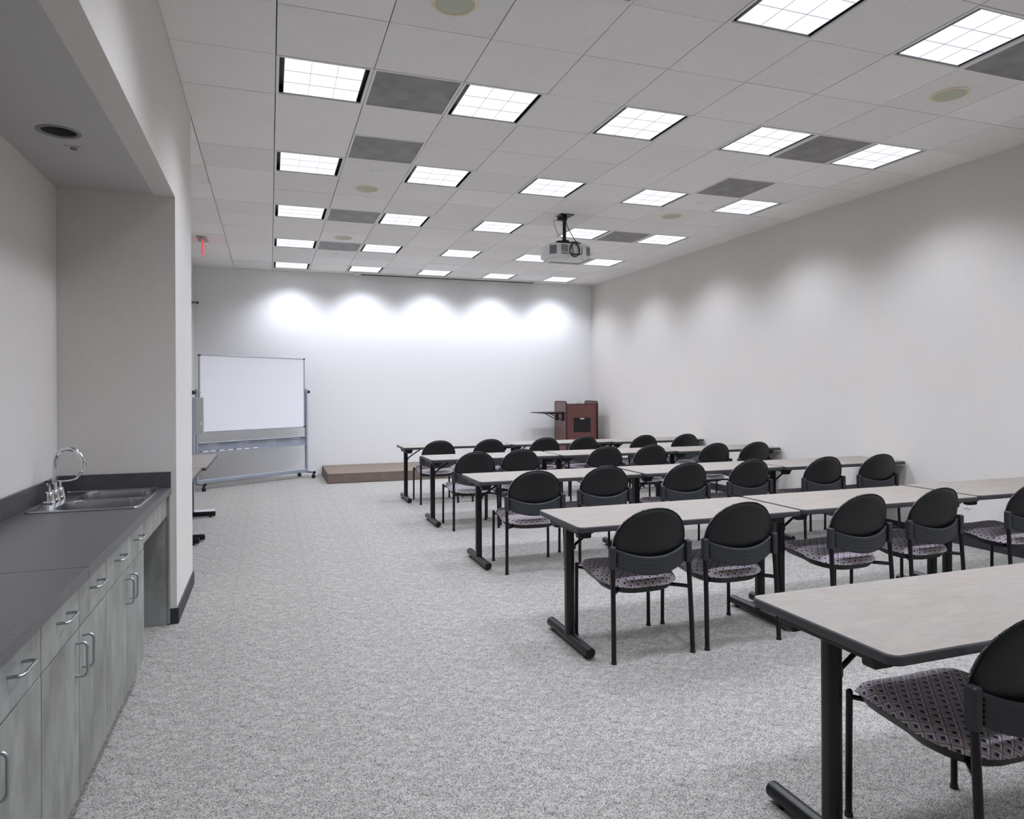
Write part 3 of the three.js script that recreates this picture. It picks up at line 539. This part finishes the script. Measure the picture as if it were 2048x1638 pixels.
{
  const o = thing('whiteboard', 'mobile whiteboard on grey wheeled stand, set across the corner', 'whiteboard', boardAt, boardTurn);
  const hw = 0.935, y0 = 0.862, y1 = 2.035, px = 0.967;
  part('writing_surface', rb(hw * 2 - 0.02, y1 - y0 - 0.02, 0.016, 0.002, 0, (y0 + y1) / 2, 0, 1), M.board, o);
  part('frame', [rb(hw * 2, 0.014, 0.026, 0.004, 0, y1 - 0.007, 0, 2), rb(hw * 2, 0.014, 0.026, 0.004, 0, y0 + 0.007, 0, 2), rb(0.02, y1 - y0, 0.026, 0.004, -hw + 0.01, (y0 + y1) / 2, 0, 2), rb(0.02, y1 - y0, 0.026, 0.004, hw - 0.01, (y0 + y1) / 2, 0, 2)], M.alu, o);
  for (const sx of [-1, 1]) for (const yy of [y0, y1]) part('corner_cap', rb(0.036, 0.022, 0.032, 0.005, sx * (hw - 0.012), yy === y0 ? y0 + 0.009 : y1 - 0.009, 0, 2), M.black, o);
  for (const s of [-1, 1]) {
    part('post', [rb(0.034, 1.43, 0.05, 0.01, s * px, 0.8, 0, 2)], M.greyMetal, o);
    const kn = cyl(0.026, 0.03, 0.04, 0, 0, 0, 18); kn.rotateZ(Math.PI / 2); kn.translate(s * (px + 0.045), 1.465, 0);
    const pin = cyl(0.01, 0.01, 0.1, 0, 0, 0, 10); pin.rotateZ(Math.PI / 2); pin.translate(s * (px - 0.01), 1.465, 0);
    part('pivot_knob', [kn, pin], M.black, o);
    const plate = cyl(0.035, 0.035, 0.012, 0, 0, 0, 20); plate.rotateZ(Math.PI / 2); plate.translate(s * (px - 0.022), 1.46, 0.0); part('pivot_plate', plate, M.greyMetal, o);
    const ft = new THREE.CylinderGeometry(0.02, 0.02, 0.44, 14); ft.rotateX(Math.PI / 2); ft.translate(s * px, 0.1, 0);
    const foot = part('foot', ft, M.greyMetal, o);
    for (const e of [-1, 1]) { const c1 = cyl(0.022, 0.022, 0.02, 0, 0, 0, 14); c1.rotateX(Math.PI / 2); c1.translate(s * px, 0.1, e * 0.226); part('end_cap', c1, M.black, foot);
      const wl = []; for (const k of [-1, 1]) { const g = cyl(0.03, 0.03, 0.016, 0, 0, 0, 18); g.rotateZ(Math.PI / 2); g.translate(s * px + k * 0.012, 0.03, e * 0.2); wl.push(g); } wl.push(rb(0.02, 0.05, 0.03, 0.005, s * px, 0.062, e * 0.2, 1)); part('caster', wl, M.black, foot); }
  }
  part('base_bar', rb(px * 2, 0.06, 0.04, 0.01, 0, 0.118, 0, 2), M.greyMetal, o);
  // slotted tray panel with a ledge
  const pan = new THREE.Shape(); pan.moveTo(-px + 0.02, 0.565); pan.lineTo(px - 0.02, 0.565); pan.lineTo(px - 0.02, 0.70); pan.lineTo(-px + 0.02, 0.70); pan.closePath();
  for (const cx of [-0.72, -0.2, 0.3, 0.76]) for (const k of [0, 1, 2]) { const h = new THREE.Path(), a = cx - 0.09, b = cx + 0.09, y = 0.604 + k * 0.034; h.moveTo(a, y); h.lineTo(a, y + 0.01); h.lineTo(b, y + 0.01); h.lineTo(b, y); h.closePath(); pan.holes.push(h); }
  const pg = new THREE.ExtrudeGeometry(pan, { depth: 0.004, bevelEnabled: false }); pg.translate(0, 0, 0.0);
  part('tray_panel', pg, M.greyMetal, o);
  part('tray_lip', [rb(px * 2 - 0.04, 0.012, 0.05, 0.004, 0, 0.704, 0.018, 1), rb(px * 2 - 0.04, 0.006, 0.075, 0.002, 0, 0.562, 0.035, 1), rb(px * 2 - 0.04, 0.012, 0.005, 0.002, 0, 0.567, 0.07, 1)], M.alu, o);
  // markers lying in the tray
  const pens = [[-0.86, 0x23252b, 'black capped'], [-0.73, 0x1f2440, 'dark capped'], [-0.6, 0x2c4fae, 'blue capped'], [-0.45, 0x26408f, 'deep blue capped'], [-0.31, 0xb93a52, 'crimson capped'], [-0.17, 0xd2607c, 'pink capped'], [-0.03, 0xa33a66, 'magenta capped']];
  pens.forEach(([x, c, w], i) => {
    const m = thing('marker', `white marker, ${w}, ${ordinal[i] ?? 'last'} from the left in the whiteboard tray`, 'marker', [0, 0, 0], boardTurn, 'markers in the whiteboard tray');
    const lo = V(x, 0.5745, 0.045).applyAxisAngle(V(0, 1, 0), boardTurn); m.position.set(boardAt[0] + lo.x, lo.y, -boardAt[2] + lo.z);
    const body = cyl(0.008, 0.008, 0.085, 0, 0, 0, 12); body.rotateZ(Math.PI / 2); part('barrel', body, M.white, m);
    const cap = cyl(0.0086, 0.0086, 0.045, 0, 0, 0, 12); cap.rotateZ(Math.PI / 2); cap.translate(i % 2 ? 0.06 : -0.06, 0, 0); part('cap', cap, marker(c), m);
  });
}
{ // grey floor stand beyond the far side table
  const o = thing('floor_stand', 'grey metal floor stand with a flat box holder', 'stand', [-0.885, 0, 9.22]);
  part('base_plate', rb(0.46, 0.012, 0.4, 0.005, 0, 0.006, 0, 2), M.stand, o);
  part('post', rb(0.03, 1.4, 0.03, 0.008, 0, 0.71, 0.03, 2), M.greyMetal, o);
  part('holder', [rb(0.235, 0.44, 0.05, 0.006, 0, 1.185, -0.012, 2), rb(0.235, 0.012, 0.06, 0.004, 0, 0.965, -0.006, 1)], M.stand, o);
  part('lock', [cyl(0.007, 0.007, 0.01, 0, 0, 0, 10).rotateX(Math.PI / 2).translate(0.06, 1.28, 0.014), rb(0.012, 0.04, 0.004, 0.001, 0.09, 1.09, 0.015, 1)], M.white, o);
  const b = thing('wall_bracket', 'small dark bracket arm high on the left wall', 'bracket', [XL, 2.65, 10]);
  part('arm', rb(0.31, 0.03, 0.03, 0.004, 0.155, 0, 0, 1), M.ventGrey, b); part('tip', rb(0.02, 0.036, 0.036, 0.004, 0.3, 0, 0, 1), M.black, b); part('wall_plate', rb(0.012, 0.12, 0.09, 0.003, 0.007, 0, 0, 1), M.ventGrey, b);
}
{ // power outlet low on the right wall
  const o = thing('wall_outlet', 'white power outlet low on the right wall', 'outlet', [XR, 0.41, 4.73]);
  part('plate', rb(0.006, 0.118, 0.075, 0.0025, -0.003, 0, 0, 2), M.white, o);
  for (const s of [-1, 1]) { const g = rb(0.004, 0.034, 0.028, 0.0015, -0.007, s * 0.024, 0, 2); const p = part('socket', g, M.whitePlastic, o); part('slots', [bl(0.002, 0.01, 0.003, -0.0092, s * 0.024, 0.006), bl(0.002, 0.01, 0.003, -0.0092, s * 0.024, -0.006)], M.slot, p); }
}
shade(scene);
renderer.render(scene, camera);
